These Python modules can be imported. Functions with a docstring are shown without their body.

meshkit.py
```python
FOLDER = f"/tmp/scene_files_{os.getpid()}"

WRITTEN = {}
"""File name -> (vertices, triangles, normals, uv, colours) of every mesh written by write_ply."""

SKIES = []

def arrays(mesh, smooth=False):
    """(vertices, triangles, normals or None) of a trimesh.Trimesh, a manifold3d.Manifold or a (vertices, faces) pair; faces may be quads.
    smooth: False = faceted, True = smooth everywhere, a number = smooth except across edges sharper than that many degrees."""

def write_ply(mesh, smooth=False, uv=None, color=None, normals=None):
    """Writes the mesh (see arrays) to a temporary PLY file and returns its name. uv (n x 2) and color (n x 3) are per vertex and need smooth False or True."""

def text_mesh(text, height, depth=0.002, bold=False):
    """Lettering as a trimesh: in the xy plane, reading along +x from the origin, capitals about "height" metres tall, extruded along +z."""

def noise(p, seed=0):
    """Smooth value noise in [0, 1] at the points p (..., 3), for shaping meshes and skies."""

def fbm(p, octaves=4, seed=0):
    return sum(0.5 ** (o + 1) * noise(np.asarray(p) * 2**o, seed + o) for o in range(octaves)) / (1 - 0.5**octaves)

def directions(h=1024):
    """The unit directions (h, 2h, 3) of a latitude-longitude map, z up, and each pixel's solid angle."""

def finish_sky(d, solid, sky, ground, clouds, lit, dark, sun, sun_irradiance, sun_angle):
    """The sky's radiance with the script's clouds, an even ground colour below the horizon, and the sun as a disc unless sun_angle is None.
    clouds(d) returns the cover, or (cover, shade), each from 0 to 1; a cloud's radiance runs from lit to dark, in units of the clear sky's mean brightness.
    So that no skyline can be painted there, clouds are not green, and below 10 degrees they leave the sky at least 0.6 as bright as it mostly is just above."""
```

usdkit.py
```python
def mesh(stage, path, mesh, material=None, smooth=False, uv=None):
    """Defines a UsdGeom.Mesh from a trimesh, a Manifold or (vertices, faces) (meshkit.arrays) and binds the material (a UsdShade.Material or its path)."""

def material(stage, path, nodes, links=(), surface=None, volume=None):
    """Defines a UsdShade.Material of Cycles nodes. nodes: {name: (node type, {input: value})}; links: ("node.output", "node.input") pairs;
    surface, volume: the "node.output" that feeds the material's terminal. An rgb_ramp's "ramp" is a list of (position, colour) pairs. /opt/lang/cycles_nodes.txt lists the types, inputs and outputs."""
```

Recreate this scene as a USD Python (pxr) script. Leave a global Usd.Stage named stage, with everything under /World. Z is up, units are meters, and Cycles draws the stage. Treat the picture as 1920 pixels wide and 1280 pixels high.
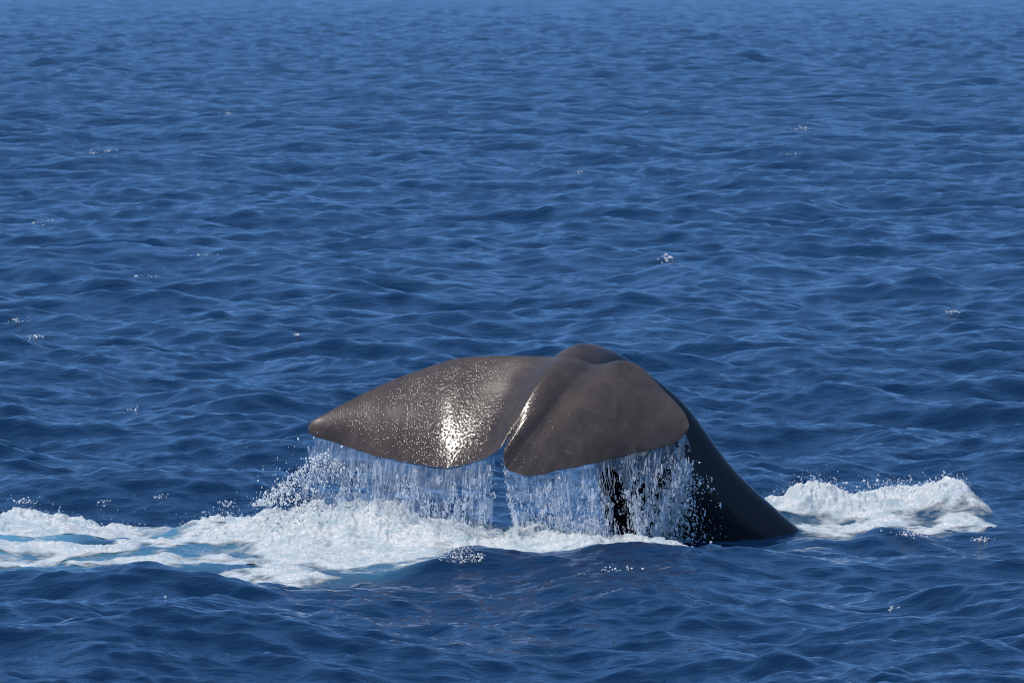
import math, random
import numpy as np
import manifold3d as m3
import meshkit, usdkit
from scipy.interpolate import PchipInterpolator, CubicSpline
from scipy.ndimage import map_coordinates
from pxr import Usd, UsdGeom, UsdLux, UsdShade, Gf, Sdf, Vt

random.seed(7)
rng = np.random.default_rng(7)
stage = Usd.Stage.CreateInMemory()
UsdGeom.SetStageUpAxis(stage, UsdGeom.Tokens.z)
UsdGeom.SetStageMetersPerUnit(stage, 1.0)
UsdGeom.Xform.Define(stage, '/World')
UsdGeom.Scope.Define(stage, '/World/Looks')

# ------------------------------------------------------------------ camera, sky, sun
CAM_Y, CAM_H, FPX = -80.0, 5.45, 16000.0            # a boat deck 80 m from the animal, a 300 mm lens
PITCH = math.atan(700.0 / FPX)
cam = UsdGeom.Camera.Define(stage, '/World/camera')
cam.CreateHorizontalApertureAttr(36.0)
cam.CreateVerticalApertureAttr(24.0)
cam.CreateFocalLengthAttr(36.0 * FPX / 1920.0)
cam.CreateClippingRangeAttr(Gf.Vec2f(1.0, 100000.0))
cam.CreateFStopAttr(13.0)
cam.CreateFocusDistanceAttr(80.0)
cam.CreateExposureAttr(0.2)
cam.AddTranslateOp().Set(Gf.Vec3d(0, CAM_Y, CAM_H))
cam.AddRotateXOp().Set(90.0 - math.degrees(PITCH))

SUN = np.array([-0.38, -0.26, 0.89]); SUN /= np.linalg.norm(SUN)
ADDED_BLUE = (1.05, 2.75, 6.1)
SUN_EL, SUN_ROT = math.asin(SUN[2]), math.atan2(SUN[0], SUN[1])
usdkit.material(stage, '/World/Looks/sky_look', {
    'sky': ('sky_texture', {'sky_type': 'single_scattering', 'sun_disc': False, 'sun_elevation': SUN_EL, 'sun_rotation': SUN_ROT,
                            'altitude': 0.0, 'air_density': 0.35, 'aerosol_density': 0.0, 'ozone_density': 6.0}),
    'tc': ('texture_coordinate', {}),                                  # an even blue added over the whole sky to brighten the sea's reflections
    'n': ('noise_texture', {'scale': 2.5, 'detail': 4.0}),
    'cover': ('map_range', {'from_min': 0.3, 'from_max': 0.7, 'to_min': 0.70, 'to_max': 0.85}),
    'added_blue': ('mix_color', {'b': ADDED_BLUE, 'use_clamp': False}),
    'bg': ('background_shader', {'strength': 0.10})},
    [('tc.generated', 'n.vector'), ('n.fac', 'cover.value'), ('cover.result', 'added_blue.fac'), ('sky.color', 'added_blue.a'), ('added_blue.result', 'bg.color')], surface='bg.background')
dome = UsdLux.DomeLight.Define(stage, '/World/sky')
UsdShade.MaterialBindingAPI.Apply(dome.GetPrim()).Bind(UsdShade.Material.Get(stage, '/World/Looks/sky_look'))
dome.GetPrim().SetCustomDataByKey('kind', 'structure')
sun = UsdLux.DistantLight.Define(stage, '/World/sun')
sun.CreateAngleAttr(0.5); sun.CreateIntensityAttr(1.0); sun.CreateNormalizeAttr(True)
sun.CreateColorAttr(Gf.Vec3f(1.0, 0.93, 0.83))
zq = Gf.Rotation(Gf.Vec3d(0, 0, 1), Gf.Vec3d(*map(float, SUN)))
sun.AddOrientOp(UsdGeom.XformOp.PrecisionDouble).Set(Gf.Quatd(zq.GetQuat()))

# ------------------------------------------------------------------ helpers
EYE = np.array([0, CAM_Y, CAM_H])
FWD = np.array([0, math.cos(PITCH), -math.sin(PITCH)]); UPV = np.array([0, math.sin(PITCH), math.cos(PITCH)])

def at(px, py, y):
    """The point of the place that lies y metres behind the animal's centre (world y) on the sight line of a photograph pixel."""
    px, py, y = np.broadcast_arrays(np.asarray(px, float), np.asarray(py, float), np.asarray(y, float))
    X, Y = (px - 960) / FPX, -(py - 640) / FPX
    d = FWD + X[..., None] * np.array([1.0, 0, 0]) + Y[..., None] * UPV
    return EYE + d * ((y - CAM_Y) / d[..., 1])[..., None]

def smoothstep(a, b, x):
    t = np.clip((np.asarray(x, float) - a) / (b - a), 0, 1)
    return t * t * (3 - 2 * t)

used = {}
def name_in(parent, name):
    k = (parent, name); n = used.get(k, 0); used[k] = n + 1
    return f'{parent}/{name}' + (f'_{n:03d}' if n else '')

def tag(prim, label=None, category=None, group=None, kind=None):
    for k, v in (('label', label), ('category', category), ('group', group), ('kind', kind)):
        if v: prim.SetCustomDataByKey(k, v)
    return prim

def put(name, v, f, mat, parent='/World', normals=True, attrs=None):
    """One smooth Mesh prim from vertices and faces (triangles or quads)."""
    v, f = np.asarray(v, float), np.asarray(f, np.int64)
    p = name_in(parent, name)
    m = UsdGeom.Mesh.Define(stage, p)
    m.CreatePointsAttr(Vt.Vec3fArray.FromNumpy(v.astype(np.float32)))
    m.CreateFaceVertexCountsAttr(Vt.IntArray.FromNumpy(np.full(len(f), f.shape[1], np.int32)))
    m.CreateFaceVertexIndicesAttr(Vt.IntArray.FromNumpy(f.astype(np.int32).ravel()))
    m.CreateSubdivisionSchemeAttr('none')
    if normals is True:
        if f.shape[1] == 4:
            fn = np.cross(v[f[:, 2]] - v[f[:, 0]], v[f[:, 3]] - v[f[:, 1]])
        else:
            fn = np.cross(v[f[:, 1]] - v[f[:, 0]], v[f[:, 2]] - v[f[:, 0]])
        n = np.stack([np.bincount(f.ravel(), np.repeat(fn[:, k], f.shape[1]), len(v)) for k in range(3)], 1)
        n /= np.maximum(np.linalg.norm(n, axis=1, keepdims=True), 1e-20)
        m.CreateNormalsAttr(Vt.Vec3fArray.FromNumpy(n.astype(np.float32)))
        m.SetNormalsInterpolation('vertex')
    for k, a in (attrs or {}).items():
        UsdGeom.PrimvarsAPI(m).CreatePrimvar(k, Sdf.ValueTypeNames.FloatArray, 'vertex').Set(Vt.FloatArray.FromNumpy(np.asarray(a, np.float32)))
    UsdShade.MaterialBindingAPI.Apply(m.GetPrim()).Bind(UsdShade.Material.Get(stage, '/World/Looks/' + mat))
    return m.GetPrim()

def quads(ny, nx):
    i, j = np.meshgrid(np.arange(ny - 1), np.arange(nx - 1), indexing='ij')
    a = (i * nx + j).ravel()
    return np.stack([a, a + 1, a + nx + 1, a + nx], 1)

def look(name, nodes, links, surface):
    usdkit.material(stage, '/World/Looks/' + name, nodes, links, surface=surface)

# ------------------------------------------------------------------ materials
look('sea_water', {
    'pos': ('geometry', {}),
    'mapA': ('mapping', {'mapping_type': 'point', 'rotation': (0, 0, 0.35), 'scale': (0.75, 1.3, 1.0)}),
    'nA': ('noise_texture', {'scale': 6.0, 'detail': 4.0, 'roughness': 0.55}),
    'bA': ('bump', {'strength': 0.9, 'distance': 0.026}),
    'rip': ('attribute', {'attribute': 'chop'}),                         # short chop where the far mesh is too coarse to carry it
    'nB': ('noise_texture', {'scale': 1.1, 'detail': 5.0, 'roughness': 0.62}),
    'hB': ('math', {'math_type': 'multiply'}),
    'bB': ('bump', {'strength': 1.0, 'distance': 0.30}),
    'aer': ('attribute', {'attribute': 'aerated'}),
    'col': ('mix_color', {'a': (0.002, 0.014, 0.046), 'b': (0.09, 0.26, 0.38)}),
    'p': ('principled_bsdf', {'roughness': 0.06, 'ior': 1.333}),
}, [('pos.position', 'mapA.vector'), ('mapA.vector', 'nA.vector'), ('nA.fac', 'bA.height'), ('mapA.vector', 'nB.vector'), ('nB.fac', 'hB.value1'), ('rip.fac', 'hB.value2'),
    ('hB.value', 'bB.height'), ('bB.normal', 'bA.normal'), ('bA.normal', 'p.normal'),
    ('aer.fac', 'col.fac'), ('col.result', 'p.base_color')], 'p.BSDF')

look('whale_skin', {
    'tc': ('geometry', {}),
    'n1': ('noise_texture', {'scale': 2.6, 'detail': 9.0, 'roughness': 0.72, 'distortion': 0.4}),
    'r1': ('rgb_ramp', {'ramp': [(0.25, (0.026, 0.020, 0.018)), (0.5, (0.053, 0.041, 0.036)), (0.75, (0.084, 0.066, 0.057))]}),
    'ms': ('mapping', {'mapping_type': 'point', 'rotation': (0.3, 0.5, 0.9), 'scale': (3.0, 38.0, 3.0)}),
    'ns': ('noise_texture', {'scale': 1.0, 'detail': 3.0, 'roughness': 0.5, 'distortion': 0.3}),
    'rs': ('rgb_ramp', {'ramp': [(0.66, (0, 0, 0)), (0.72, (0.18, 0.18, 0.18)), (0.8, (0.3, 0.3, 0.3))]}),
    'scar': ('mix_color', {'b': (0.13, 0.12, 0.115)}),
    'shade_wet': ('attribute', {'attribute': 'shaded_wet'}),
    'hs': ('math', {'math_type': 'multiply'}), 'b3': ('bump', {'strength': 0.7, 'distance': 0.006}),
    'dark': ('mix_color', {'b': (0.006, 0.006, 0.007)}),  # near-black colour standing in for the shade on the stock
    'rough2': ('mix_float', {'b': 0.17}),
    'wet': ('attribute', {'attribute': 'beaded'}),
    'n2': ('noise_texture', {'scale': 20.0, 'detail': 4.0, 'roughness': 0.6}),
    'v2': ('voronoi_texture', {'scale': 44.0, 'feature': 'f1'}),
    'sc': ('separate_color', {}),
    'gate': ('math', {'math_type': 'less_than'}),
    'dome': ('map_range', {'from_min': 0.0, 'from_max': 0.55, 'to_min': 1.0, 'to_max': 0.0, 'clamp': True, 'range_type': 'smoothstep'}),
    'hgt': ('math', {'math_type': 'multiply'}),
    'b0': ('bump', {'strength': 1.0, 'distance': 0.0045}),
    'wa': ('math', {'math_type': 'multiply_add', 'value2': 0.8, 'value3': 0.15}), 'wn': ('math', {'math_type': 'multiply'}),
    'b2': ('bump', {'strength': 1.0, 'distance': 0.0025}),
    'rough': ('map_range', {'from_min': 0.0, 'from_max': 1.0, 'to_min': 0.36, 'to_max': 0.14}),
    'p': ('principled_bsdf', {'ior': 1.38}),
}, [('tc.position', 'n1.vector'), ('n1.fac', 'r1.fac'), ('tc.position', 'ms.vector'), ('ms.vector', 'ns.vector'), ('ns.fac', 'rs.fac'),
    ('r1.color', 'scar.a'), ('rs.color', 'scar.fac'), ('scar.result', 'dark.a'), ('shade_wet.fac', 'dark.fac'), ('dark.result', 'p.base_color'), ('tc.position', 'n2.vector'), ('tc.position', 'v2.vector'),
    ('v2.color', 'sc.color'), ('sc.r', 'gate.value1'), ('wet.fac', 'gate.value2'), ('v2.distance', 'dome.value'), ('gate.value', 'hgt.value1'), ('dome.result', 'hgt.value2'),
    ('wet.fac', 'wa.value1'), ('wa.value', 'wn.value1'), ('n2.fac', 'wn.value2'), ('wn.value', 'b0.height'), ('hgt.value', 'b2.height'), ('b0.normal', 'b2.normal'),
    ('ns.fac', 'hs.value1'), ('shade_wet.fac', 'hs.value2'), ('hs.value', 'b3.height'), ('b2.normal', 'b3.normal'), ('b3.normal', 'p.normal'), ('wet.fac', 'rough.value'), ('rough.result', 'rough2.a'), ('shade_wet.fac', 'rough2.fac'), ('rough2.result', 'p.roughness')], 'p.BSDF')

# ------------------------------------------------------------------ sea: wind waves from a Phillips spectrum, in bands
def spectrum_bands(L, N, bands, seed, wind, lam_peak, gain, spread):
    r = np.random.default_rng(seed)
    k1 = np.fft.fftfreq(N, L / N) * 2 * np.pi
    KX, KY = np.meshgrid(k1, k1)
    K = np.hypot(KX, KY); K[0, 0] = 1
    th = np.arctan2(KY, KX) - wind
    D = np.abs(np.cos(th)) ** (spread + 5.0 * np.exp(-(K / 1.3) ** 2))       # the long waves run together, the short ones every way
    D = D * (1 + 0.9 * np.exp(-(K / 1.3) ** 2))
    kp = 2 * np.pi / lam_peak
    P = 0.5 * 0.0081 * K ** -4 * np.exp(-1.25 * (kp / K) ** 2) * D / np.pi * 1.6
    P[0, 0] = 0
    z = (r.normal(size=(N, N)) + 1j * r.normal(size=(N, N))) / math.sqrt(2)
    H = gain * np.sqrt(P) * (2 * np.pi / L) * z * N * N * math.sqrt(2)
    lam = 2 * np.pi / K
    out = []
    for lo, hi in bands:
        w = ((lam >= lo) & (lam < hi)) * H
        out.append(tuple(np.real(np.fft.ifft2(q)).astype(np.float32) for q in (w, -1j * KX / K * w * -1, -1j * KY / K * w * -1)))
    return L, N, out

WIND = math.radians(72)
TILE_A = spectrum_bands(71.0, 1024, [(3.5, 30.0), (1.1, 3.5)], 11, WIND, 9.0, 1.35, 0.9)
TILE_B = spectrum_bands(29.0, 1024, [(0.4, 1.1), (0.12, 0.4)], 12, WIND, 9.0, 1.9, 0.9)

def sample(tile, band, x, y, what):
    L, N, out = tile
    u, v = (x / L * N) % N, (y / L * N) % N
    return [map_coordinates(out[band][i], [v, u], order=1, mode='grid-wrap') for i in what]

RIDGES = [   # (photo x, metres behind the animal, half width, half depth, height) of single waves seen round the animal
    (1000, -2.2, 1.0, 0.5, 0.10), (1330, -2.2, 1.2, 0.5, 0.08), (330, -4.9, 1.6, 0.7, 0.10), (60, 7.5, 1.4, 0.9, 0.18), (440, 7.0, 1.1, 0.9, 0.18),
    (1650, 0.5, 0.75, 0.4, 0.15), (868, -2.1, 0.32, 0.4, 0.15), (1400, 0.7, 1.0, 0.9, -0.09)]

def px2x(px): return (np.asarray(px, float) - 960) / 200.0
FOAM = [   # white water: photo x, near edge, far edge (metres behind the animal), height of the heap at its far side
    (np.array([(-700, -3.9, 2.6, .02), (-300, -3.9, 3.2, .05), (0, -3.8, 3.4, .13), (100, -3.7, 3.1, .11), (180, -3.8, 2.8, .06), (250, -3.7, 2.6, .10), (350, -3.6, 2.1, .19), (410, -3.4, 1.9, .25),
               (480, -3.2, 1.6, .25), (560, -3.2, 1.3, .26), (640, -3.1, 1.1, .26), (700, -3.0, 1.1, .27), (760, -2.6, 1.0, .25), (830, -2.2, .9, .20), (880, -1.7, .8, .16), (940, -1.3, .5, .12),
               (1000, -1.3, .3, .13), (1060, -1.5, .3, .12), (1150, -1.6, .3, .10), (1230, -1.5, .3, .09), (1290, -1.2, .1, .05), (1330, -.6, -.3, 0)]), 31),
    (np.array([(1420, 3.0, 3.1, .0), (1450, 2.2, 3.4, .12), (1490, 1.7, 3.6, .16), (1520, 1.5, 3.7, .21), (1560, 1.4, 3.8, .25), (1610, 1.3, 3.8, .19), (1680, 1.2, 3.8, .21), (1750, 1.2, 3.8, .20), (1800, 1.2, 3.7, .23), (1838, 1.3, 3.6, .24),
               (1868, 1.5, 3.3, .13), (1895, 1.9, 2.9, .03), (1915, 2.3, 2.5, 0)]), 47)]

def foam_field(k, x, y):
    """(height of the heap, foam cover from 0 to 1) of white water k at rest points x, y."""
    tab, seed = FOAM[k]
    xs = px2x(tab[:, 0])
    wob = 0.5 * (meshkit.fbm(np.stack([x * 1.6, y * 0 + seed, y * 0], -1), 4, seed) - 0.5)
    near, far, H = (np.interp(x, xs, tab[:, i], left=np.nan, right=np.nan) for i in (1, 2, 3))
    near, far = near + wob, far + 0.6 * wob
    ridge = far - 0.5
    w = np.where(y > ridge, 0.28, np.clip(0.5 * (ridge - near), 0.25, 0.75))
    heap = np.nan_to_num(H * np.exp(-np.abs((y - ridge) / w) ** 2.2))
    q = np.nan_to_num((ridge - y) / np.maximum(ridge - near, 0.05), nan=9.0)
    cover = np.where(q < 0, 1.15 - 1.9 * np.clip((y - ridge) / 0.5, 0, 2), np.interp(q, [0, .3, .6, .85, 1.0, 1.12], [1.1, .72, .50, .50, .40, -.1] if k == 0 else [1.15, 1.06, .97, .78, .5, -.1]))
    if k == 0: cover = cover + 0.45 * smoothstep(-1.7, -0.7, x) * (q < 1.0)
    if k == 1: cover = cover - 0.7 * smoothstep(4.5, 4.95, x) - 0.5 * smoothstep(2.9, 2.5, x)
    cover = np.where(np.isnan(near), -1, cover)
    return heap, cover

def heaps(x, y):
    z = np.zeros(x.shape)
    on = (np.abs(x) < 9) & (np.abs(y) < 6)
    if on.any():
        z[on] = sum(foam_field(k, x[on], y[on])[0] for k in (0, 1))
    return z

def sea(x, y, coarse=1.0):
    """Displaced sea point above the rest point (x, y), as arrays X, Y, Z."""
    d = np.hypot(x, y - CAM_Y)
    X, Y, Z = x.astype(float).copy(), y.astype(float).copy(), np.zeros(x.shape)
    s = np.interp(d, [62, 110, 400, 1600], [0.05, 0.1, 0.7, 3.2]) * coarse
    c, sn = math.cos(0.7), math.sin(0.7)
    near = 1 - 0.5 * np.exp(-((x / 6.5) ** 4 + (y / 4.5) ** 4))     # the slick the animal leaves is a little calmer
    for tile, band, lam, chop in ((TILE_A, 0, 6.0, 0.7), (TILE_A, 1, 2.0, 0.45), (TILE_B, 0, 0.7, 0.35), (TILE_B, 1, 0.22, 0.2)):
        w = (1 - smoothstep(0.35, 0.9, s / lam * (0.6 if lam == 2.0 else 1.0))) * (1 + 0.35 * smoothstep(200, 600, d) * (lam == 2.0)) * (near if tile is TILE_A else 0.5 + 0.5 * near)
        on = w > 1e-3
        if not on.any(): continue
        xo, yo = x[on], y[on]
        h, dx, dy = sample(tile, band, xo, yo, (0, 1, 2))
        x2, y2 = c * xo - sn * yo + 17.3, sn * xo + c * yo + 5.1
        k = 1.0
        if tile is TILE_A:                                            # a second, turned copy hides the tile's repeat
            h2, dx2, dy2 = sample(tile, band, x2, c * y2 * 1.0 + 0 * y2, (0, 1, 2))
            k = 0.75
            h, dx, dy = h + h2, dx + dx2, dy + dy2
        Z[on] += k * w[on] * h; X[on] += k * chop * w[on] * dx; Y[on] += k * chop * w[on] * dy
    for px, yy, wx, wy, hh in RIDGES:
        cx = (px - 960) / FPX * (yy - CAM_Y)
        Z += hh * np.exp(-((x - cx) / wx) ** 2 - ((y - yy) / wy) ** 2)
    Z += heaps(x, y)
    return X, Y, Z

def aerated(x, y):
    a = np.zeros(x.shape)
    on = (np.abs(x) < 9) & (np.abs(y) < 6)
    c = np.maximum(foam_field(0, x[on], y[on])[1], foam_field(1, x[on], y[on])[1])
    a[on] = np.clip(c + 0.1, 0, 1) * np.where(x[on] > 2.2, 0.4, 1.0) * (0.45 + 0.55 * smoothstep(-2.0, -5.5, x[on])) * smoothstep(0.3, 0.7, meshkit.fbm(np.stack([x[on] * .8, y[on] * .7, 0 * x[on]], -1), 3, 5) + 0.15)
    return a

def build_sea():
    d = [61.0]
    while d[-1] < 1650:
        r = np.interp(d[-1], [62, 110, 400, 1600], [0.0009, 0.0011, 0.0018, 0.0023])
        d.append(d[-1] * (1 + r))
    d = np.concatenate([[2.0, 6, 12, 18, 24, 30, 35, 40, 44, 48, 51, 54, 56, 57.5, 59, 60, 60.5], d, [1800, 2200, 3000, 5000, 9000, 20000, 45000]])
    core = np.linspace(-1.6, 1.6, 480) * (960 / FPX)
    st = core[1] - core[0]
    side = [core[-1]]
    while side[-1] < 2.6:
        st = min(st * 1.05, 0.25) if side[-1] < 0.3 else st * 1.12
        side.append(side[-1] + st)
    side = np.array(side[1:])
    t = np.concatenate([-side[::-1], core, side])
    D, T = np.meshgrid(d, t, indexing='ij')
    x, y = D * T, CAM_Y + D
    gap = np.maximum(np.gradient(d)[:, None] * np.ones_like(T), D * np.gradient(t)[None])      # mesh spacing: finer waves than it can carry are left to the bump
    coarse = np.maximum(gap / np.interp(d, [62, 110, 400, 1600], [0.06, 0.12, 0.75, 3.6])[:, None], 1.0)
    X, Y, Z = sea(x, y, coarse)
    v = np.stack([X, Y, Z], -1).reshape(-1, 3)
    p = put('sea', v, quads(len(d), len(t)), 'sea_water', attrs={'aerated': aerated(x, y).ravel(), 'chop': np.maximum(smoothstep(100, 420, D), smoothstep(0.12, 0.5, gap)).ravel()})
    tag(p, 'deep blue wind-rippled open sea filling the view', 'sea', kind='structure')
build_sea()

# ------------------------------------------------------------------ the whale's tail
LEAD = np.array([(-1, 577, 803, .80), (-.965, 583, 792, .82), (-.88, 607, 777, .83), (-.7, 690, 733, .84), (-.5, 780, 696, .80), (-.3, 880, 669, .74), (-.15, 965, 667, .64),
    (0, 1065, 670, .5), (.15, 1120, 683, .5), (.3, 1165, 675, .5), (.42, 1198, 685, .48), (.6, 1235, 722, .42), (.8, 1270, 757, .34), (.92, 1287, 780, .26), (1, 1292, 798, .18)])
TRAIL = np.array([(-1, 580, 812, .79), (-.965, 592, 819, .76), (-.9, 620, 827, .69), (-.7, 690, 850, .40), (-.5, 760, 868, .12), (-.3, 832, 879, -.12), (-.15, 895, 866, -.24), (-.06, 935, 842, -.3),
    (0, 957, 817, -.25), (.06, 944, 850, -.35), (.12, 949, 878, -.38), (.2, 985, 889, -.40), (.35, 1050, 882, -.38), (.5, 1110, 869, -.30), (.7, 1185, 851, -.15), (.9, 1260, 833, .05), (1, 1289, 808, .16)])
STOCK = [  # outer edge px, inner edge px, metres behind, half width
    ((990, 755), (997, 790), .08, .04), ((1030, 684), (1045, 750), .36, .12), ((1068, 651), (1080, 765), .62, .24), ((1113, 645), (1095, 795), .88, .27),
    ((1175, 672), (1105, 830), 1.10, .30), ((1245, 722), (1112, 860), 1.16, .32), ((1300, 776), (1118, 890), 1.24, .34), ((1362, 862), (1128, 950), 1.36, .38),
    ((1438, 940), (1142, 1012), 1.52, .42), ((1538, 1026), (1160, 1085), 1.75, .5), ((1660, 1130), (1190, 1180), 2.0, .65), ((1800, 1300), (1240, 1330), 2.4, .8)]

def fluke_frames(u, nv):
    L = np.stack([PchipInterpolator(LEAD[:, 0], q)(u) for q in at(LEAD[:, 1], LEAD[:, 2], LEAD[:, 3]).T], 1)
    T = np.stack([PchipInterpolator(TRAIL[:, 0], q)(u) for q in at(TRAIL[:, 1], TRAIL[:, 2], TRAIL[:, 3]).T], 1)
    chord = T - L
    rag = meshkit.fbm(np.stack([u * 14, 0 * u, 0 * u], -1), 4, 77) - 0.5         # the rear edge is a little ragged
    T = T + chord * (0.05 * rag)[:, None]
    v = 0.5 - 0.5 * np.cos(np.linspace(0, math.pi, nv))
    chord = T - L
    span = np.gradient(L + 0.35 * chord, u, axis=0)
    for k in range(3): span[:, k] = np.convolve(np.pad(span[:, k], 8, mode='edge'), np.ones(17) / 17, 'valid')
    n = np.cross(span, chord); n /= np.linalg.norm(n, axis=1, keepdims=True)
    n *= np.sign(n[:, 2:3] - n[:, 1:2])
    bulge = PchipInterpolator([-1, -.7, -.35, -.13, 0, .12, .4, .75, 1], [0, .03, .03, -.03, .10, .13, .09, .04, 0])(u)
    M = L[:, None] + chord[:, None] * v[None, :, None] + (bulge[:, None] * 4 * v * (1 - v))[..., None] * n[:, None]
    tm = np.interp(np.abs(u), [0, .1, .3, .6, .9, 1], [.24, .17, .13, .085, .035, .015])
    prof = 2.2 * (np.sqrt(v) * 0.72 - 0.32 * v - 0.40 * v ** 2) * (1 - 0.0 * v)
    prof = np.maximum(prof, 0); prof[-1] = 0
    return M, n, tm[:, None] * prof[None, :], T

def loft(rings):
    nr, m = rings.shape[:2]
    v = np.vstack([rings.reshape(-1, 3), rings[0].mean(0)[None], rings[-1].mean(0)[None]])
    i, j = np.meshgrid(np.arange(nr - 1), np.arange(m), indexing='ij')
    a, b = (i * m + j).ravel(), (i * m + (j + 1) % m).ravel()
    f = np.vstack([np.stack([a, b, b + m], 1), np.stack([a, b + m, a + m], 1)])
    k = np.arange(m)
    f = np.vstack([f, np.stack([np.full(m, nr * m), (k + 1) % m, k], 1), np.stack([np.full(m, nr * m + 1), (nr - 1) * m + k, (nr - 1) * m + (k + 1) % m], 1)])
    vol = np.einsum('ij,ij->i', v[f[:, 0]], np.cross(v[f[:, 1]], v[f[:, 2]])).sum()
    return v, (f if vol > 0 else f[:, ::-1])

def to_manifold(v, f):
    return m3.Manifold(m3.Mesh(np.asarray(v, np.float32), np.asarray(f, np.uint32)))

def whale_body():
    nu, nv = 150, 34
    u = np.sort(np.concatenate([np.linspace(-1, 1, nu), np.linspace(-.18, .18, 40)[1:-1] + 1e-4]))
    M, n, t, T = fluke_frames(u, nv)
    top, bot = M + 0.5 * t[..., None] * n[:, None], M - 0.5 * t[..., None] * n[:, None]
    rings = np.concatenate([top, bot[:, -2:0:-1]], 1)
    fl = to_manifold(*loft(rings))
    O = np.array([at(a[0], a[1], y) for a, b, y, w in STOCK]); I = np.array([at(b[0], b[1], y) for a, b, y, w in STOCK]); W = np.array([s[3] for s in STOCK])
    s = np.arange(len(STOCK)); ss = np.linspace(0, len(STOCK) - 1, 90)
    C, A, w = CubicSpline(s, (O + I) / 2)(ss), CubicSpline(s, (O - I) / 2)(ss), PchipInterpolator(s, W)(ss)
    tan = np.gradient(C, axis=0); tan /= np.linalg.norm(tan, axis=1, keepdims=True)
    B = np.cross(tan, A); B /= np.linalg.norm(B, axis=1, keepdims=True)
    ph = np.linspace(0, 2 * math.pi, 56, endpoint=False)
    cs, sn = np.cos(ph), np.sin(ph)
    sn = sn * (1 - 0.22 * np.maximum(cs, 0) ** 2)                      # the back narrows to a ridge
    rings = C[:, None] + A[:, None] * cs[None, :, None] + (B * w[:, None])[:, None] * sn[None, :, None]
    st = to_manifold(*loft(rings))
    print('manifolds', fl.status(), st.status())
    body = (fl + st).refine_to_length(0.03)
    mm = body.to_mesh()
    return np.array(mm.vert_properties[:, :3], float), np.array(mm.tri_verts, np.int64)

def smooth_near(v, f, where, n=30):
    e = np.vstack([f[:, [0, 1]], f[:, [1, 2]], f[:, [2, 0]]]); e = np.unique(np.sort(e, 1), axis=0)
    deg = np.bincount(e.ravel(), minlength=len(v))[:, None]
    for k in range(n):
        for lam in (0.5, -0.48):
            s = np.zeros_like(v); np.add.at(s, e[:, 0], v[e[:, 1]]); np.add.at(s, e[:, 1], v[e[:, 0]])
            v = v + (lam * where)[:, None] * (s / np.maximum(deg, 1) - v)
    return v

wv, wf = whale_body()
root = at(1065, 715, 0.4)
wv = smooth_near(wv, wf, np.exp(-(np.linalg.norm(wv - root, axis=1) / 0.45) ** 4), 16)
whale = UsdGeom.Xform.Define(stage, '/World/sperm_whale').GetPrim()
tag(whale, 'dark grey-brown sperm whale tail with drooping flukes lifted out of the sea', 'whale')
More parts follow.
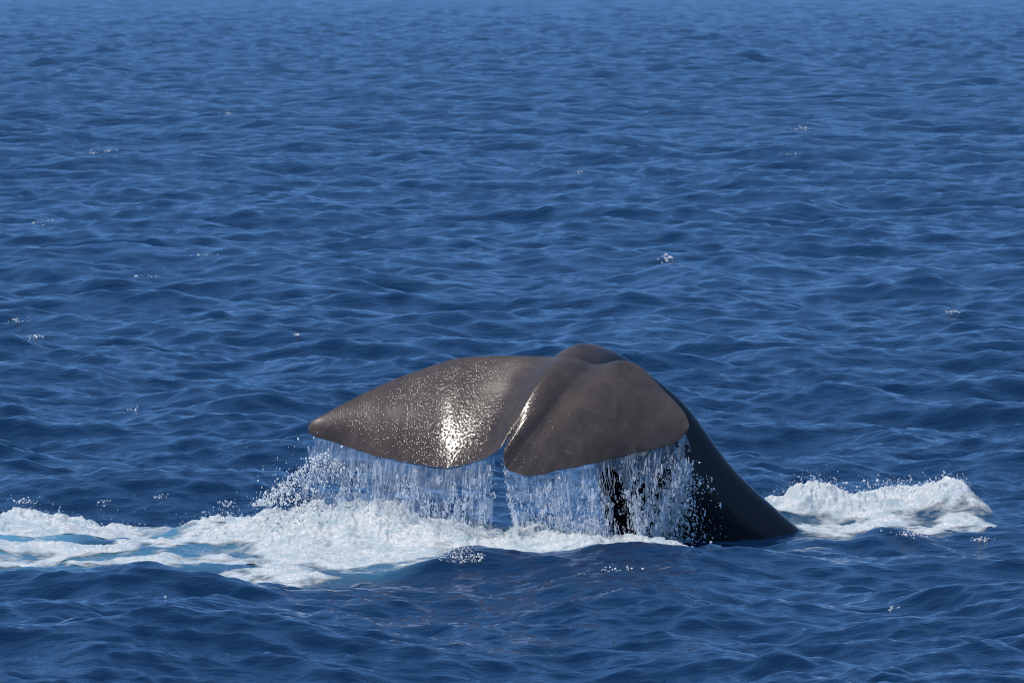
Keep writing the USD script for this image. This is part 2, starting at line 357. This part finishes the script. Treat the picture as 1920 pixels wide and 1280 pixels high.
# the stock's shade is painted into its skin here; wet gloss follows the same mask
shaded_wet = smoothstep(0.52, 0.80, wv[:, 1] + 0.12 * (meshkit.fbm(wv * 3.0, 3, 8) - 0.5)) * smoothstep(-0.1, 0.25, wv[:, 0] - at(1120, 700, .9)[0] + 0.25 * (1.75 - wv[:, 2]))
def beaded(v):
    """Where run-off still stands in beads on the skin: mostly the inner half of the left fluke."""
    w = np.zeros(len(v))
    for px, py, y, r, k in ((870, 815, -.05, .62, 1.1), (820, 750, .4, .75, .8), (710, 800, .5, .6, .45), (1150, 820, 0.0, .40, .35), (1277, 795, .4, .16, .9), (968, 765, .0, .3, .55)):
        w = np.maximum(w, k * np.exp(-(np.linalg.norm(v - at(px, py, y), axis=1) / r) ** 3))
    cl = meshkit.fbm(v * 4.0, 3, 21)
    return np.clip(w * smoothstep(0.25, 0.6, cl + 0.15), 0, 1)
put('body', wv, wf, 'whale_skin', parent='/World/sperm_whale', attrs={'beaded': beaded(wv), 'shaded_wet': shaded_wet})

# ------------------------------------------------------------------ drops and threads of water
look('water_drop', {
    'geo': ('geometry', {}),
    'body': ('map_range', {'from_min': 0.0, 'from_max': 1.0, 'to_min': 0.32, 'to_max': 1.0}),      # from clear to milky, drop by drop
    'p': ('principled_bsdf', {'base_color': (0.92, 0.93, 0.94), 'roughness': 0.10, 'ior': 1.33}),
    'through': ('translucent_bsdf', {'color': (0.95, 0.96, 0.97)}),
    'mix': ('mix_closure', {'fac': 0.45}), 'clear': ('transparent_bsdf', {}), 'out': ('mix_closure', {}),
}, [('p.BSDF', 'mix.closure1'), ('through.BSDF', 'mix.closure2'), ('geo.random_per_island', 'body.value'), ('body.result', 'out.fac'),
    ('clear.BSDF', 'out.closure1'), ('mix.closure', 'out.closure2')], 'out.closure')

look('foam_fleck', {
    'p': ('principled_bsdf', {'base_color': (0.86, 0.87, 0.87), 'roughness': 0.25, 'ior': 1.33}),
    'through': ('translucent_bsdf', {'color': (0.9, 0.91, 0.92)}),
    'mix': ('mix_closure', {'fac': 0.35}),
}, [('p.BSDF', 'mix.closure1'), ('through.BSDF', 'mix.closure2')], 'mix.closure')

import trimesh
_ico = trimesh.creation.icosahedron()
_ico2 = trimesh.creation.icosphere(subdivisions=1)

def drops_mesh(c, r, stretch=None, seed=0):
    """Many small drops joined: centres c, radii r, pulled out along the fall by stretch."""
    g = np.random.default_rng(seed)
    bv, bf = np.array(_ico.vertices), np.array(_ico.faces)
    n = len(c)
    ang = g.uniform(0, 2 * math.pi, n)
    ca, sa = np.cos(ang), np.sin(ang)
    b = np.stack([bv[None, :, 0] * ca[:, None] - bv[None, :, 1] * sa[:, None], bv[None, :, 0] * sa[:, None] + bv[None, :, 1] * ca[:, None], np.broadcast_to(bv[None, :, 2], (n, len(bv)))], -1)
    sc = g.uniform(0.75, 1.25, (n, 1, 3))
    sc[:, :, 2] *= 1.0 if stretch is None else np.asarray(stretch)[:, None]
    v = (c[:, None] + r[:, None, None] * b * sc).reshape(-1, 3)
    f = (bf[None] + (np.arange(n) * len(bv))[:, None, None]).reshape(-1, 3)
    return v, f

def strands_mesh(paths, radii):
    """Thin tapering threads of water. paths (n, k, 3), radii (n, k)."""
    n, k = radii.shape
    ang = np.arange(4) * math.pi / 2
    ring = np.stack([np.cos(ang), np.sin(ang), 0 * ang], -1)
    v = (paths[:, :, None] + radii[:, :, None, None] * ring).reshape(-1, 3)
    i, j = np.meshgrid(np.arange(k - 1), np.arange(4), indexing='ij')
    q = np.stack([i * 4 + j, i * 4 + (j + 1) % 4, (i + 1) * 4 + (j + 1) % 4, (i + 1) * 4 + j], -1).reshape(-1, 4)
    f = (q[None] + (np.arange(n) * k * 4)[:, None, None]).reshape(-1, 4)
    return v, f

# ------------------------------------------------------------------ white water
look('foam', {
    'pos': ('geometry', {}),
    'n': ('noise_texture', {'scale': 42.0, 'detail': 6.0, 'roughness': 0.7}),
    'b': ('bump', {'strength': 1.0, 'distance': 0.016}),
    'm2': ('mapping', {'mapping_type': 'point', 'scale': (0.55, 1.0, 1.6)}),
    'n2': ('noise_texture', {'scale': 6.5, 'detail': 6.0, 'roughness': 0.62, 'distortion': 0.8}),
    'f2': ('map_range', {'from_min': 0.42, 'from_max': 0.66, 'to_min': 0.0, 'to_max': 0.8, 'clamp': True}),
    'c2': ('mix_color', {'b': (0.27, 0.37, 0.42)}),
    'r': ('rgb_ramp', {'ramp': [(0.32, (0.36, 0.41, 0.45)), (0.52, (0.52, 0.54, 0.55)), (0.66, (0.80, 0.80, 0.79))]}),
    'p': ('principled_bsdf', {'roughness': 0.35, 'ior': 1.33, 'subsurface_weight': 0.15, 'subsurface_radius': (1.0, 1.0, 1.0), 'subsurface_scale': 0.01}),
    'th': ('attribute', {'attribute': 'thickness'}),
    'mp': ('mapping', {'mapping_type': 'point', 'scale': (0.7, 1.0, 1.0)}),
    'ln': ('noise_texture', {'scale': 7.0, 'detail': 6.0, 'roughness': 0.68, 'distortion': 0.6}),
    'sum': ('math', {'math_type': 'multiply_add', 'value2': 1.5}),
    'cut': ('map_range', {'from_min': 0.40, 'from_max': 0.82, 'to_min': 0.0, 'to_max': 1.0, 'clamp': True}),
    'clear': ('transparent_bsdf', {}),
    'mix': ('mix_closure', {}),
}, [('pos.position', 'n.vector'), ('n.fac', 'b.height'), ('b.normal', 'p.normal'), ('n.fac', 'r.fac'), ('r.color', 'c2.a'), ('pos.position', 'm2.vector'), ('m2.vector', 'n2.vector'), ('n2.fac', 'f2.value'), ('f2.result', 'c2.fac'), ('c2.result', 'p.base_color'),
    ('pos.position', 'mp.vector'), ('mp.vector', 'ln.vector'), ('th.fac', 'sum.value1'), ('ln.fac', 'sum.value3'), ('sum.value', 'cut.value'),
    ('cut.result', 'mix.fac'), ('clear.BSDF', 'mix.closure1'), ('p.BSDF', 'mix.closure2')], 'mix.closure')

def white_water(k, label, x0, x1, y0, y1, n_fleck):
    nx, ny = int((x1 - x0) / 0.013), int((y1 - y0) / 0.03)
    y, x = np.meshgrid(np.linspace(y0, y1, ny), np.linspace(x0, x1, nx), indexing='ij')
    heap, cover = foam_field(k, x, y)
    seed = FOAM[k][1]
    P = lambda fx, fy, w=0.0: np.stack([x * fx, y * fy, np.full(x.shape, w + 0.37)], -1)
    warp = 0.35 * (meshkit.fbm(P(2.0, 1.6), 3, seed + 1) - 0.5)
    lace = meshkit.fbm(np.stack([(x + warp) * 1.5, (y + warp) * 1.7, 0 * x], -1), 5, seed + 2)
    lace = np.clip((lace - 0.5) * 2.8 + 0.5, 0, 1.05)
    thick = cover - lace
    X, Y, Z = sea(x, y)
    lump = np.abs(meshkit.fbm(P(3.2, 2.6), 2, seed + 3) - 0.5) * 2
    curd = 1 - np.abs(meshkit.fbm(P(13.0, 10.0), 3, seed + 4) - 0.5) * 2
    fine = meshkit.fbm(P(45.0, 30.0), 2, seed + 6)
    t = np.clip(thick, 0, 1)
    e = smoothstep(-0.05, 0.3, thick)
    e = smoothstep(0.0, 0.7, thick)
    Z = Z + 0.003 + 0.02 * t + e * np.maximum((0.06 + 0.8 * heap) * (0.5 * lump + 0.8 * (curd - 0.6)) + 0.03 * (fine - 0.4), 0)
    keep = thick > -0.22
    f = quads(ny, nx)
    f = f[keep.ravel()[f].all(1)]
    ids, inv = np.unique(f, return_inverse=True)
    v = np.stack([X, Y, Z], -1).reshape(-1, 3)[ids]
    W = UsdGeom.Xform.Define(stage, name_in('/World', 'white_water'))
    tag(W.GetPrim(), label, 'foam', kind='stuff')
    put('froth', v, inv.reshape(f.shape), 'foam', parent=str(W.GetPath()), attrs={'thickness': thick.ravel()[ids]})
    g = np.random.default_rng(seed)                                    # flecks tossed up from the heap
    w = np.where(thick > 0.1, np.clip(heap - 0.03, 0, 1) ** 1.2, 0).ravel()
    pick = g.choice(w.size, n_fleck, p=w / w.sum())
    c = np.stack([X.ravel()[pick], Y.ravel()[pick], Z.ravel()[pick] + 0.01 + np.minimum(g.exponential(0.035, n_fleck), 0.3)], 1) + g.normal(0, 0.02, (n_fleck, 3)) * np.array([1, 1, 0])
    tag(put('flecks', *drops_mesh(c, np.clip(g.lognormal(math.log(0.0042), 0.5, n_fleck), 0.002, 0.012), None, seed), 'water_drop', parent=str(W.GetPath())), kind='stuff')
white_water(0, 'long streaky band of white foam under the left fluke reaching the left edge', -6.2, 2.0, -4.6, 4.2, 1500)
white_water(1, 'heap of churned white foam right of the dark tail stock', 2.3, 4.95, 0.8, 4.6, 900)

# ------------------------------------------------------------------ water running off the flukes
look('water_film', {
    'pos': ('geometry', {}),
    'mp': ('mapping', {'mapping_type': 'point', 'scale': (22.0, 22.0, 3.6)}),
    'n': ('noise_texture', {'scale': 1.0, 'detail': 4.0, 'roughness': 0.65, 'distortion': 0.5}),
    'm': ('map_range', {'from_min': 0.40, 'from_max': 0.75, 'to_min': 0.10, 'to_max': 0.62, 'clamp': True}),
    'b': ('bump', {'strength': 1.0, 'distance': 0.02}),
    'white': ('diffuse_bsdf', {'color': (0.78, 0.82, 0.86)}),
    'through': ('translucent_bsdf', {'color': (0.78, 0.82, 0.86)}),
    'gloss': ('glossy_bsdf', {'color': (1, 1, 1), 'roughness': 0.12}),
    'w2': ('mix_closure', {'fac': 0.5}), 'w3': ('mix_closure', {'fac': 0.12}),
    'clear': ('transparent_bsdf', {}), 'mix': ('mix_closure', {}),
}, [('pos.position', 'mp.vector'), ('mp.vector', 'n.vector'), ('n.fac', 'm.value'), ('n.fac', 'b.height'), ('b.normal', 'white.normal'), ('b.normal', 'gloss.normal'),
    ('white.BSDF', 'w2.closure1'), ('through.BSDF', 'w2.closure2'), ('w2.closure', 'w3.closure1'), ('gloss.BSDF', 'w3.closure2'),
    ('m.result', 'mix.fac'), ('clear.BSDF', 'mix.closure1'), ('w3.closure', 'mix.closure2')], 'mix.closure')
UU = np.linspace(-1, 1, 800)
TR = np.stack([PchipInterpolator(TRAIL[:, 0], q)(UU) for q in at(TRAIL[:, 1], TRAIL[:, 2], TRAIL[:, 3]).T], 1)

def curtain(label, u0, u1, drift, reach, film_cut, n_strand, n_drop, clumps, seed, extra=None):
    """Water falling from the rear edge of one fluke: a torn film, threads and drops. drift(s, t) moves a point sideways; t runs from the edge to the sea."""
    g = np.random.default_rng(seed)
    X = UsdGeom.Xform.Define(stage, name_in('/World', 'splash_curtain')); tag(X.GetPrim(), label, 'splash')
    par = str(X.GetPath())
    def point(s, t):
        u = u0 + (u1 - u0) * s
        p = np.stack([np.interp(u, UU, TR[:, k]) for k in range(3)], -1)
        q = p + drift(s, t)
        q[..., 2] = p[..., 2] * (1 - t) + 0.03 * t
        return q
    # film
    ns, nt = 240, 110
    S, T = np.meshgrid(np.linspace(0, 1, ns), np.linspace(0, 1, nt), indexing='xy')
    P = point(S, T)
    a = meshkit.fbm(np.stack([S * 22, T * 4, 0 * S + seed], -1), 3, seed)
    b = meshkit.fbm(np.stack([S * 60, T * 9, 0 * S + seed], -1), 3, seed + 1)
    P[..., 1] += 0.10 * (a - 0.5) * (0.3 + T) + 0.05 * (b - 0.5)
    P[..., 0] += 0.05 * (a - 0.5) * T
    hole = meshkit.fbm(np.stack([S * 30, T * 7, 0 * S + 3.3 + seed], -1), 4, seed + 2)
    keep = hole > film_cut(S, T) + 0.5 * (meshkit.fbm(np.stack([S * 7, T * 1.5, 0 * S + seed], -1), 2, seed + 9) - 0.45)
    f = quads(nt, ns); f = f[keep.ravel()[f].all(1)]
    ids, inv = np.unique(f, return_inverse=True)
    put('film', P.reshape(-1, 3)[ids], inv.reshape(f.shape), 'water_film', parent=par)
    # threads
    k = 7
    mid = g.uniform(0, 1, 17)
    s0 = np.clip(mid[g.integers(0, 17, n_strand)] + g.normal(0, 0.013, n_strand), 0, 1); t0 = g.uniform(0, 1, n_strand) ** 1.4 * np.minimum(reach(s0), 1) * 0.85; ln = g.uniform(0.05, 0.28, n_strand)
    tt = t0[:, None] + ln[:, None] * np.linspace(0, 1, k)[None]
    sw = s0[:, None] + np.cumsum(g.normal(0, 0.003, (n_strand, k)), 1)
    pp = point(np.clip(sw, 0, 1), np.clip(tt, 0, 1)); pp[..., 1] += g.normal(0, 0.05, n_strand)[:, None]
    rr = g.lognormal(math.log(0.0029), 0.45, n_strand)[:, None] * np.sin(np.linspace(0.12, 0.93, k) * math.pi)[None] * g.uniform(0.5, 1.6, (n_strand, k))
    pr = put('threads', *strands_mesh(pp, rr), 'water_drop', parent=par); tag(pr, kind='stuff')
    # drops
    m = n_drop * 6
    s1, t1 = g.uniform(0, 1, m), g.uniform(0, 1, m) ** 0.7
    dens = meshkit.fbm(np.stack([s1 * 9, t1 * 4, 0 * s1 + seed], -1), 4, seed + 5)
    w = 0.8 * smoothstep(0.42, 0.68, dens) ** 2.2 * smoothstep(0.0, 0.25, t1) * (t1 < reach(s1))
    for k2 in range(26):                                                # the fall gathers into uneven streams
        sc0, wd, bend = g.uniform(0, 1), g.uniform(0.004, 0.014), g.normal(0, 0.035)
        ta, tb = sorted(g.uniform(0, 1.1, 2))
        w = w + g.uniform(0.5, 2.0) * np.exp(-((s1 - sc0 - bend * t1 ** 1.5) / (wd * (1 + 1.5 * t1))) ** 2) * smoothstep(ta - .05, ta + .1, t1) * (1 - smoothstep(tb, tb + .2, t1))
    for cs, ct, rs, rt, gain in clumps: w = w + gain * np.exp(-((s1 - cs) / rs) ** 2 - ((t1 - ct) / rt) ** 2)
    pick = g.choice(m, n_drop, replace=False, p=w / w.sum())
    s1, t1 = s1[pick], t1[pick]
    c = point(s1, t1) + g.normal(0, 1, (n_drop, 3)) * np.array([0.012, 0.08, 0.02])
    r = np.clip(g.lognormal(math.log(0.0034), 0.6, n_drop), 0.0014, 0.015)
    if extra is not None:
        c2, r2 = extra(g); c2[:, 2] = np.maximum(c2[:, 2], 0.02)
        pr = put('spray', *drops_mesh(c2, r2, g.uniform(0.8, 1.0, len(c2)) + g.exponential(0.6, len(c2)), seed + 1), 'foam_fleck', parent=par); tag(pr, kind='stuff')
    c[:, 2] = np.maximum(c[:, 2], 0.02)
    pr = put('drops', *drops_mesh(c, r, g.uniform(0.8, 1.0, len(c)) + g.exponential(1.1, len(c)), seed), 'water_drop', parent=par); tag(pr, kind='stuff')

def left_drift(s, t):
    e = np.clip(1 - s / 0.35, 0, 1) ** 1.3
    return np.stack([-0.45 * e * t ** 1.4 - 0.06 * t, 0.05 * t, 0 * t], -1)

def left_spray(g):
    """Spray thrown out to the left below the fluke tip, thinning outwards."""
    n = 2900
    a = g.uniform(0, 1, n) ** 0.8
    px, py = 612 - 140 * a + g.normal(0, 6, n), 842 + 108 * a ** 1.05
    below = np.abs(g.exponential(1.0, n)) * (28 + 20 * (1 - a))
    px, py = px + below * 0.75, py + below * 0.55
    up = g.uniform(0, 1, n) < 0.09
    py = np.where(up, py - g.exponential(22, n), py); px = np.where(up, px - g.exponential(10, n), px)
    ok = (py < 948) & (px < 790)
    c = at(px, py, 0.55 + g.normal(0, 0.18, n))[ok]
    return c, np.clip(g.lognormal(math.log(0.0030), 0.6, len(c)), 0.0014, 0.013)

curtain('thin curtain of water pouring from the rear edge of the left fluke onto foam', -.97, -.07, left_drift,
        lambda s: 0.66 + 0.3 * s ** 2, lambda S, T: 0.22 + 0.36 * T + 0.10 * smoothstep(0.9, 1.0, S), 200, 2700,
        [(0.08, 0.30, 0.07, 0.15, .8), (0.3, 0.35, 0.1, 0.2, .2)], 101, left_spray)

def right_drift(s, t):
    dx = np.interp(s, [0, .15, .45, .55, .62, .8, 1.0], [.16, .2, .14, .06, .25, -.10, -.25])
    swirl = 0.10 * np.sin(3.1 * np.clip(t * 1.6, 0, 1)) * smoothstep(0.85, 1.0, s)
    return np.stack([dx * t ** 1.5 + swirl, 0.15 * t, 0 * t], -1)

def right_spray(g):
    """Loose drops flung clear in front of the dark tail stock, and the churned white clump beside them."""
    n = 520
    px, py = 1272 + np.abs(g.normal(0, 1, n)) * 34, g.uniform(890, 1022, n)
    px = px + 8 * np.sin(py / 17.0) - 0.12 * np.clip(py - 940, 0, 100)
    n2 = 2600
    t = g.uniform(0, 1, n2)
    qx = 1283 - 6 * t - 45 * t ** 2 + g.normal(0, 1, n2) * (9 + 9 * t); qy = 868 + 160 * t + g.normal(0, 6, n2)
    c = np.vstack([at(px, py, .55 + g.normal(0, .1, n)), at(qx, qy, .4 + g.normal(0, .10, n2))])
    return c, np.clip(g.lognormal(math.log(0.0042), 0.6, n + n2), 0.0016, 0.015)

curtain('torn curtain of water and white spray pouring from the right fluke before the dark stock', .05, .985, right_drift,
        lambda s: 1.0 + 0 * s, lambda S, T: 0.22 + 0.55 * T + 0.5 * np.exp(-((S - 0.56 - 0.03 * T) / 0.05) ** 2) * smoothstep(0.02, 0.2, T) + 0.12 * smoothstep(.62, .75, S), 340, 10500,
        [(0.3, 0.5, 0.12, 0.15, .6), (0.42, 0.86, 0.1, 0.2, 4.5), (0.66, 0.95, 0.06, 0.2, 2.5), (0.7, 0.55, 0.05, 0.5, .7), (0.85, 0.85, 0.12, 0.2, 1.5), (0.93, 0.45, 0.06, 0.3, 1.5)], 202, right_spray)

# ------------------------------------------------------------------ small whitecaps and loose flecks on the waves
def hit_sea(px, py):
    """Nearest point of the sea on a pixel's sight line."""
    flat = CAM_H * FPX / (py + 60.0)
    ys = np.linspace(-3.0 - 0.02 * flat, 3.0 + 0.02 * flat, 240) + flat + CAM_Y
    p = at(np.full(ys.shape, px), np.full(ys.shape, py), ys)
    X, Y, Z = sea(p[:, 0], ys)
    below = np.nonzero(p[:, 2] <= Z)[0]
    return p[below[0]] if len(below) else at(px, py, flat + CAM_Y)

CAPS = [  # photo x, y, width, height, pieces, label
    (98, 35, 26, 9, 60, 'blurred white speck of foam near the top left corner of the sea'),
    (108, 132, 22, 7, 24, 'faint whitecap speck below the one in the top left corner'),
    (428, 212, 18, 10, 50, 'small slanting whitecap speck in the upper left middle of the sea'),
    (457, 145, 14, 5, 14, 'faint tiny pale speck above the small slanting whitecap'),
    (955, 108, 18, 6, 24, 'pale fleck on a wave near the top centre of the sea'),
    (185, 275, 60, 26, 60, 'broken glinting wavelet crest at the left in the distant sea'),
    (80, 412, 50, 22, 22, 'faint glints on a wave at the left edge of the middle distance'),
    (1505, 241, 34, 9, 60, 'white streak on a far wave in the upper right'),
    (1475, 288, 34, 5, 24, 'thin pale rim on a long dark wave in the upper right'),
    (1088, 323, 16, 6, 22, 'little white fleck right of centre in the distant sea'),
    (1250, 480, 18, 20, 80, 'round white whitecap curl above the right fluke'),
    (1788, 585, 26, 10, 28, 'small broken whitecap near the right edge above the foam heap'),
    (385, 478, 56, 6, 18, 'row of tiny white flecks along a dark crest at the left middle'),
    (282, 516, 40, 6, 14, 'few tiny flecks on the dark wave just below the row of flecks'),
    (30, 598, 40, 14, 36, 'bright flecks on a small wave at the left edge level with the whale back'),
    (68, 628, 34, 22, 40, 'cluster of foam flecks on the wave face beside the left edge'),
    (556, 628, 14, 6, 14, 'two bright flecks on a wave above the left fluke tip'),
    (252, 762, 22, 20, 20, 'dark wave tip with scattered flecks left of the fluke tip'),
    (45, 935, 50, 24, 44, 'glinting flecks on the dark wave behind the left end of the foam'),
    (195, 942, 24, 10, 16, 'few flecks on the dark wave behind the dip in the foam band'),
    (300, 930, 30, 6, 14, 'thin line of flecks on the dark wave behind the foam band'),
    (425, 945, 30, 22, 40, 'little upward splash at the back of the foam band'),
    (866, 1036, 90, 38, 420, 'glittering bubbly wave shoulder in front of the notch between the flukes'),
    (1140, 1064, 80, 12, 34, 'sprinkle of bright drops on the water before the right fluke'),
    (1700, 1000, 60, 12, 40, 'pale foam flecks on the wave in front of the foam heap'),
    (1845, 1010, 40, 12, 36, 'loose foam flecks at the right end of the foam heap'),
    (1660, 905, 110, 20, 40, 'loose drops flying above the foam heap'),
    (310, 1118, 6, 5, 3, 'single bright fleck on the smooth wave below the foam band'),
    (1675, 1140, 24, 10, 12, 'dark glinting ripple with flecks at the lower right'),
]
for i, (px, py, w, h, n, label) in enumerate(CAPS):
    g = np.random.default_rng(900 + i)
    if py < 600: n = max(3, int(n * 0.45))
    base = hit_sea(px, min(py + 0.5 * h, 1270))
    if 'flying' in label: base = at(px, 980, 1.2)
    yy = base[1]; sc = (yy - CAM_Y) / 80.0
    fx = g.normal(0, 0.30, n) * w; fy = g.normal(0, 0.28, n) * h
    if n > 200:
        ra, an = np.sqrt(g.uniform(0, 1, n)), g.uniform(0, 2 * math.pi, n)
        fx, fy = 0.5 * w * ra * np.cos(an), 0.5 * h * ra * np.sin(an) + 0.003 * (w * ra * np.cos(an) / 2) ** 2
    c = at(px + fx, py + fy, yy + g.normal(0, 0.05 * sc, n))
    if 'flying' not in label:                                           # each piece lies on the water
        zs = sea(c[:, 0], c[:, 1])[2]
        if n > 200:
            c = np.array([hit_sea(a, b) for a, b in zip(px + fx, py + fy)]); zs = c[:, 2]
        c[:, 2] = np.clip(c[:, 2], zs - 0.005, zs + (0.16 if 'splash' in label else 0.04) * min(sc, 2.5))
    far = yy > 40
    r = np.clip(g.lognormal(math.log(0.0042 if n > 200 else 0.0055), 0.5, n), 0.002, 0.016) * (sc ** 0.3)
    v, f = drops_mesh(c, r, None, i)
    if far: v = c.repeat(len(_ico.vertices), 0) + (v - c.repeat(len(_ico.vertices), 0)) * np.array([2.2, 1.4, 0.8])
    W = UsdGeom.Xform.Define(stage, name_in('/World', 'whitecap'))
    tag(W.GetPrim(), label, 'whitecap', group='small whitecaps and flecks on the waves')
    tag(put('flecks', v, f, 'foam_fleck', parent=str(W.GetPath())), kind='stuff')
